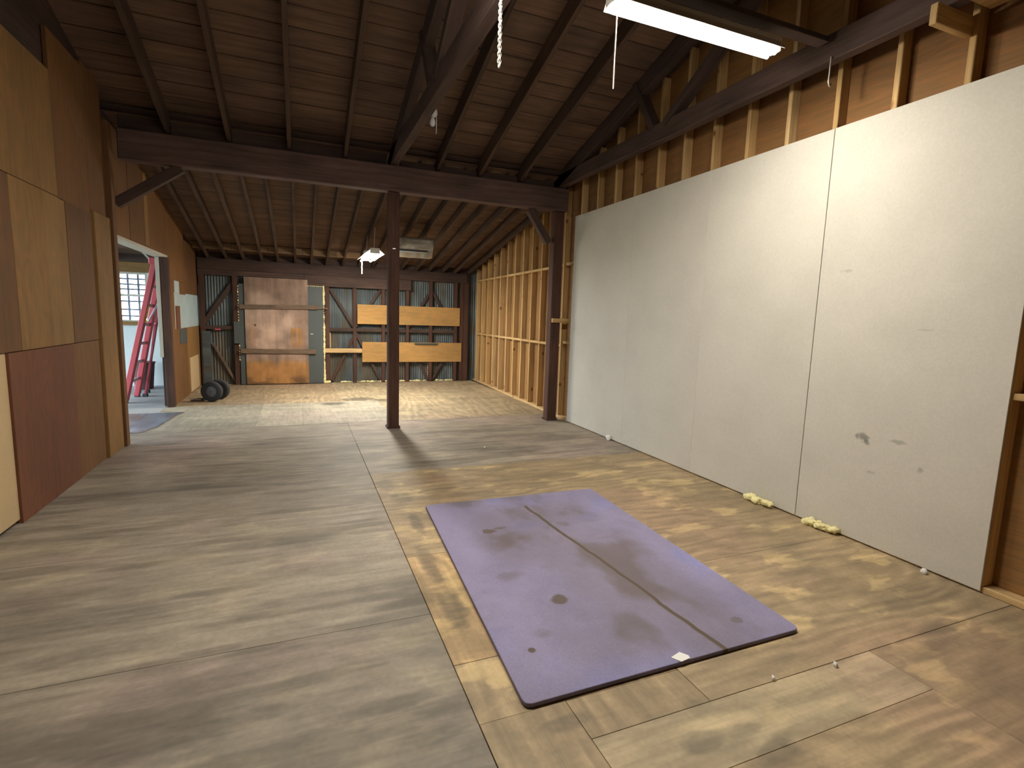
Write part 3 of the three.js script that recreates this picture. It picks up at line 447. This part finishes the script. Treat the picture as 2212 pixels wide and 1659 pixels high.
// ------------------------------------------------------------------ the purple floor mat
{
  const texMat = tex(1024, 1024, (u, v) => {
    const x = 0.78 + u * 1.58, z = -3.86 + v * 2.2; let r = 0.540, g = 0.515, b = 0.640;
    const k = 1 + 0.16 * (fbm(x * 3, z * 3, 401, 4) - 0.5) + 0.07 * (vn(x * 160, z * 160, 405) - 0.5) + 0.05 * (fbm(x * 20, z * 20, 407, 2) - 0.5); r *= k; g *= k; b *= k;
    const blue = sstep(0.5, 0.7, fbm(x * 2 + 4, z * 2, 411, 3)) * 0.05; b += blue; r -= blue * 0.4;
    let d = 0.36 * sstep(0.48, 0.74, fbm(x * 3.4 + 7, z * 2.6, 413, 4)) ;
    const middle = sstep(0.95, 1.25, x) * (1 - sstep(1.95, 2.2, x)); d *= 0.25 + 0.75 * middle; d += 0.24 * sstep(0.35, 0.7, fbm(x * 1.6, z * 1.6, 417, 3)) * middle;
    for (const [sx, sz, ax, az, st] of [[1.20, -3.24, 0.055, 0.045, 0.75], [1.28, -3.27, 0.05, 0.025, 0.6], [1.254, -2.293, 0.052, 0.05, 0.8], [0.94, -1.955, 0.016, 0.016, 0.9], [1.30, -2.95, 0.06, 0.10, 0.55], [1.10, -2.62, 0.12, 0.06, 0.5], [1.42, -2.65, 0.14, 0.06, 0.4], [1.5, -3.1, 0.09, 0.06, 0.5], [1.62, -3.4, 0.06, 0.05, 0.5], [1.05, -2.05, 0.07, 0.05, 0.4], [1.75, -3.2, 0.05, 0.05, 0.4], [1.9, -2.9, 0.14, 0.04, 0.4], [1.85, -2.55, 0.2, 0.09, 0.42], [2.02, -1.83, 0.04, 0.03, 0.5], [1.35, -1.80, 0.14, 0.06, 0.35], [1.3, -2.1, 0.1, 0.1, 0.25], [1.9, -2.05, 0.25, 0.03, 0.35]]) { const e = Math.hypot((x - sx) / ax, (z - sz) / az) + 0.9 * (fbm(x * 18, z * 18, 421, 4) - 0.5); d = Math.max(d, (ax < 0.056 ? st : st * 0.62) * (1 - sstep(ax < 0.056 ? 0.65 : 0.2, 1.2, e))); }
    const lx = 1.64 + (z + 3.5) * (1.779 - 1.64) / (3.5 - 1.663) + 0.012 * (fbm(z * 6, 1, 423, 3) - 0.5) * 2; const crack = z > -3.62 ? (1 - sstep(0.006, 0.018, Math.abs(x - lx))) * 0.95 + (1 - sstep(0.01, 0.05, Math.abs(x - lx + 0.01))) * 0.28 : 0; d = Math.max(d, crack);
    d = clamp(d); return [mix(r, 0.33, d), mix(g, 0.285, d), mix(b, 0.235, d)];
  });
  const sh = new THREE.Shape(); const c = [[0.893, 3.863], [2.357, 3.839], [2.26, 1.67], [0.782, 1.662]]; // x, -z corners on the floor
  const rad = 0.035, q = c.map(([a, b]) => new THREE.Vector2(a, b));
  for (let i = 0; i < 4; i++) { const p0 = q[(i + 3) % 4], p = q[i], p1 = q[(i + 1) % 4], a = p.clone().add(p0.clone().sub(p).setLength(rad)), b = p.clone().add(p1.clone().sub(p).setLength(rad)); if (i) sh.lineTo(a.x, a.y); else sh.moveTo(a.x, a.y); sh.quadraticCurveTo(p.x, p.y, b.x, b.y); } sh.closePath();
  const g = new THREE.ExtrudeGeometry(sh, { depth: 0.014, bevelEnabled: true, bevelSize: 0.004, bevelThickness: 0.003, bevelSegments: 2, curveSegments: 6 }); g.rotateX(-Math.PI / 2); g.translate(0, 0.004, 0);
  const p = g.attributes.position, uv = g.attributes.uv; for (let i = 0; i < p.count; i++) uv.setXY(i, (p.getX(i) - 0.78) / 1.58, (p.getZ(i) + 3.86) / 2.2);
  const o = mesh('floor_mat', g, mat(L(1, 1, 1), { map: texMat, roughness: 0.75 }), null); tag(o, 'large dirty purple mat with a dark crease lying on the plywood floor', 'mat');
}
// ------------------------------------------------------------------ litter
function paper(name, label, pts, x, z, y, turn, grp) { const sh = new THREE.Shape(pts.map(([a, b]) => new THREE.Vector2(a, b))); const g = new THREE.ExtrudeGeometry(sh, { depth: 0.002, bevelEnabled: false }); g.rotateX(-Math.PI / 2); const o = mesh(name, g, M.white, null); o.position.set(x, y, z); o.rotation.y = turn; tag(o, label, 'paper', grp); return o; }
paper('paper_scrap', 'small white paper scrap on the near edge of the purple mat', [[-0.04, 0.018], [0.022, 0.03], [0.042, -0.005], [0.035, -0.022], [-0.02, -0.024]], 1.545, -1.685, 0.0215, 0.1);
for (const [x, z, w, lab, s] of [[3.565, -3.14, 1.0, 'ragged yellow foam scrap at the drywall foot, beyond the open seam', 3], [3.575, -2.56, 0.85, 'ragged yellow foam scrap at the foot of the last drywall sheet', 8]]) { const gs = []; for (let i = 0; i < 14; i++) { const q = lump(rr(0.016, 0.03) * w, 1, rr(0.7, 1.2), 1.2, s * 10 + i); q.translate(rr(-0.022, 0.014), 0.02 + rr(0, 0.026), (i - 6.5) * 0.019 * w); gs.push(q); } const o = mesh('foam_scrap', mergeGeometries(gs), M.foam, null); o.position.set(x, 0, z); tag(o, lab, 'foam'); }
for (const [x, z, r, lab] of [[3.59, -5.48, 0.035, 'white crumpled scrap standing against the drywall near the dark post'], [3.565, -1.85, 0.016, 'tiny white crumb at the drywall foot near the bare studs'], [1.948, -5.50, 0.011, 'tiny white crumb alone on the open floor beyond the mat'], [2.19, -1.425, 0.010, 'tiny pale chip on the floor off the mat corner'], [1.845, -1.455, 0.009, 'tiny pale chip beside the near mat edge']]) { const o = mesh('debris_crumb', lump(r, 0.8, 1.1, 1, Math.floor(r * 5000), 1), M.white, null); o.position.set(x, r * 0.8, z); tag(o, lab, 'debris'); }

// ------------------------------------------------------------------ fluorescent lamps
function stripLamp(label, pos, turn, length, width, power, visibleTubes, sideShare, group) {
  const t = thing('strip_light', label, 'lamp', pos); t.rotation.y = turn; if (group) t.userData.group = group;
  // folded steel reflector, open below
  const w = width / 2, pr = new THREE.Shape(); [[-w, 0], [-w * 0.55, 0.055], [-w * 0.45, 0.085], [w * 0.45, 0.085], [w * 0.55, 0.055], [w, 0], [w - 0.004, 0], [w * 0.5, 0.05], [w * 0.4, 0.06], [-w * 0.4, 0.06], [-w * 0.5, 0.05], [-w + 0.004, 0]].forEach(([a, b], i) => i ? pr.lineTo(a, b) : pr.moveTo(a, b));
  const g = new THREE.ExtrudeGeometry(pr, { depth: length + 0.04, bevelEnabled: false }); g.rotateY(Math.PI / 2); g.translate(-length / 2 - 0.02, 0, 0); mesh('reflector', g, M.enamel, t);
  for (const s of [-1, 1]) bx('end_cap', t, s > 0 ? length / 2 + 0.018 : -length / 2 - 0.03, s > 0 ? length / 2 + 0.03 : -length / 2 - 0.018, 0.0, 0.08, -w * 0.5, w * 0.5, M.enamel, 0.002);
  for (const z of visibleTubes) { const c = new THREE.CylinderGeometry(0.016, 0.016, length - 0.02, 14); c.rotateZ(Math.PI / 2); const m = mesh('tube', c, tubeGlow, t); m.position.set(0, -0.012, z); }
  const l = new THREE.RectAreaLight(TUBE, power, length, width * 0.8); l.name = 'tube_light'; l.rotation.x = -Math.PI / 2; l.position.y = -0.034; l.castShadow = true; t.add(l);
  const side = power * length * width * 0.8 * sideShare;            // light that leaves the bare tubes sideways
  for (const x of [-0.4, 0, 0.4]) { const p = new THREE.PointLight(TUBE, side); p.name = 'tube_side_light'; p.position.set(x * length, -0.05, 0); p.castShadow = true; p.shadow.radius = 2; t.add(p); }
  return t;
}
const POWER = 105;
const lamp1 = stripLamp('glowing white strip light hung high beside the drywall', [2.30, 3.27, -2.77], 0, 1.22, 0.16, POWER * 0.96, [-0.03, 0.03], 0.045);
for (const x of [-0.5, 0.5]) tube('hanger_chain', lamp1, [V(x, 0.085, 0), V(x, 0.14, 0)], 0.004, M.chain, 6);
tube('pull_cord', lamp1, [V(-0.605, 0.0, 0.03), V(-0.605, -0.15, 0.03), V(-0.606, -0.3, 0.03), V(-0.605, -0.455, 0.03)], 0.0035, M.cord, 6, 24);
const lamp1b = stripLamp('strip light hung high over mid room, in line with the lamp by the drywall', [0.35, 3.27, -2.77], 0, 1.22, 0.16, POWER * 1.0, [-0.03, 0.03], 0.05);
for (const x of [-0.5, 0.5]) tube('hanger_chain', lamp1b, [V(x, 0.085, 0), V(x, 0.14, 0)], 0.004, M.chain, 6);
{ const gs = []; const ring = new THREE.TorusGeometry(0.011, 0.0035, 6, 12); ring.scale(0.8, 1.25, 1); for (let k = 0; k < 26; k++) { const q = ring.clone(); if (k % 2) q.rotateY(Math.PI / 2); q.translate(0.665, -0.01 - k * 0.0172, -0.02); gs.push(q); } mesh('pull_chain', mergeGeometries(gs), M.chain, lamp1b); }
const lamp2 = stripLamp('glowing twin-tube strip light hung under the low rafters beyond the post', [1.13, 2.42, -9.2], Math.PI / 2, 1.22, 0.30, POWER * 1.22, [-0.08, 0.08], 0.06);
for (const x of [-0.5, 0.5]) tube('hanger_chain', lamp2, [V(x, 0.085, 0), V(x, 0.42, 0.02)], 0.004, M.chain, 6);
bx('ballast_box', lamp2, 0.35, 0.52, 0.085, 0.15, -0.05, 0.05, M.white);
tube('pull_cord', lamp2, [V(0.30, 0.0, -0.10), V(0.30, -0.12, -0.10), V(0.30, -0.26, -0.10)], 0.009, M.white, 6, 12);

// ------------------------------------------------------------------ hung air unit behind the post
{
  const t = thing('air_unit', 'off-white boxy air unit with a dark slot hung under the low rafters', 'air unit', [1.78, 2.46, -9.0]);
  const pr = new THREE.Shape(); [[-0.10, 0.30], [0.10, 0.29], [0.12, 0.27], [0.12, 0.20], [0.05, 0.02], [0.02, 0.0], [-0.10, 0.0]].forEach(([a, b], i) => i ? pr.lineTo(a, b) : pr.moveTo(a, b));
  const g = new THREE.ExtrudeGeometry(pr, { depth: 0.70, bevelEnabled: true, bevelSize: 0.008, bevelThickness: 0.008, bevelSegments: 2 }); g.rotateY(-Math.PI / 2); g.rotateY(Math.PI); g.rotateY(Math.PI); g.translate(0.35, 0, 0); 
  const body = mesh('body', g, M.dusty, t);
  const sl = bar('slot', t, V(-0.28, 0.085, 0.084), V(0.26, 0.085, 0.084), 0.012, 0.05, M.slot, 0.002, V(0, 0.93, 0.36)); const lv = bar('louver', t, V(-0.28, 0.07, 0.088), V(0.26, 0.07, 0.088), 0.012, 0.01, M.enamel, 0.002, V(0, 0.93, 0.36));
  for (const x of [-0.25, 0.25]) tube('hanger_rod', t, [V(x, 0.29, 0), V(x, 0.45, 0)], 0.005, M.darkMetal, 6);
}
{ // bare lamp holder on the middle truss, small hooks
  const t = thing('lamp_holder', 'small pale bulb holder hanging off the middle truss chord', 'lamp holder', [1.20, 3.36, -5.08]);
  mesh('cup', new THREE.LatheGeometry([[0, 0.06], [0.03, 0.06], [0.042, 0.035], [0.045, 0.0], [0.03, -0.02], [0, -0.02]].map(([a, b]) => new THREE.Vector2(a, b)), 18), M.socket, t); bx('bracket', t, -0.04, 0.0, 0.05, 0.075, -0.02, 0.02, M.darkMetal, 0.002);
  mesh('bulb', new THREE.LatheGeometry([[0, -0.11], [0.016, -0.105], [0.026, -0.085], [0.024, -0.06], [0.014, -0.035], [0.013, -0.02]].map(([a, b]) => new THREE.Vector2(a, b)), 16), M.socket, t);
  tube('pull_string', t, [V(0.035, -0.01, 0.0), V(0.037, -0.08, 0), V(0.036, -0.17, 0)], 0.003, M.cord, 5);
  const h = thing('wall_hook', 'small metal hook hanging from the truss over the drywall seam', 'hook', [3.40, 3.33, -2.73]);
  tube('hook_wire', h, [V(0, 0, 0), V(0, -0.1, 0), V(0.0, -0.17, 0.0), V(0.015, -0.19, 0), V(0.025, -0.17, 0)], 0.005, M.chain, 6);
  const b = bx('junction', null, 1.185, 1.21, 3.39, 3.43, -4.13, -4.07, M.socket, 0.004); b.name = numbered('cable_clip'); tag(b, 'tiny pale cable clip on the middle truss chord near the bulb holder', 'clip');
}
renderer.render(scene, camera);
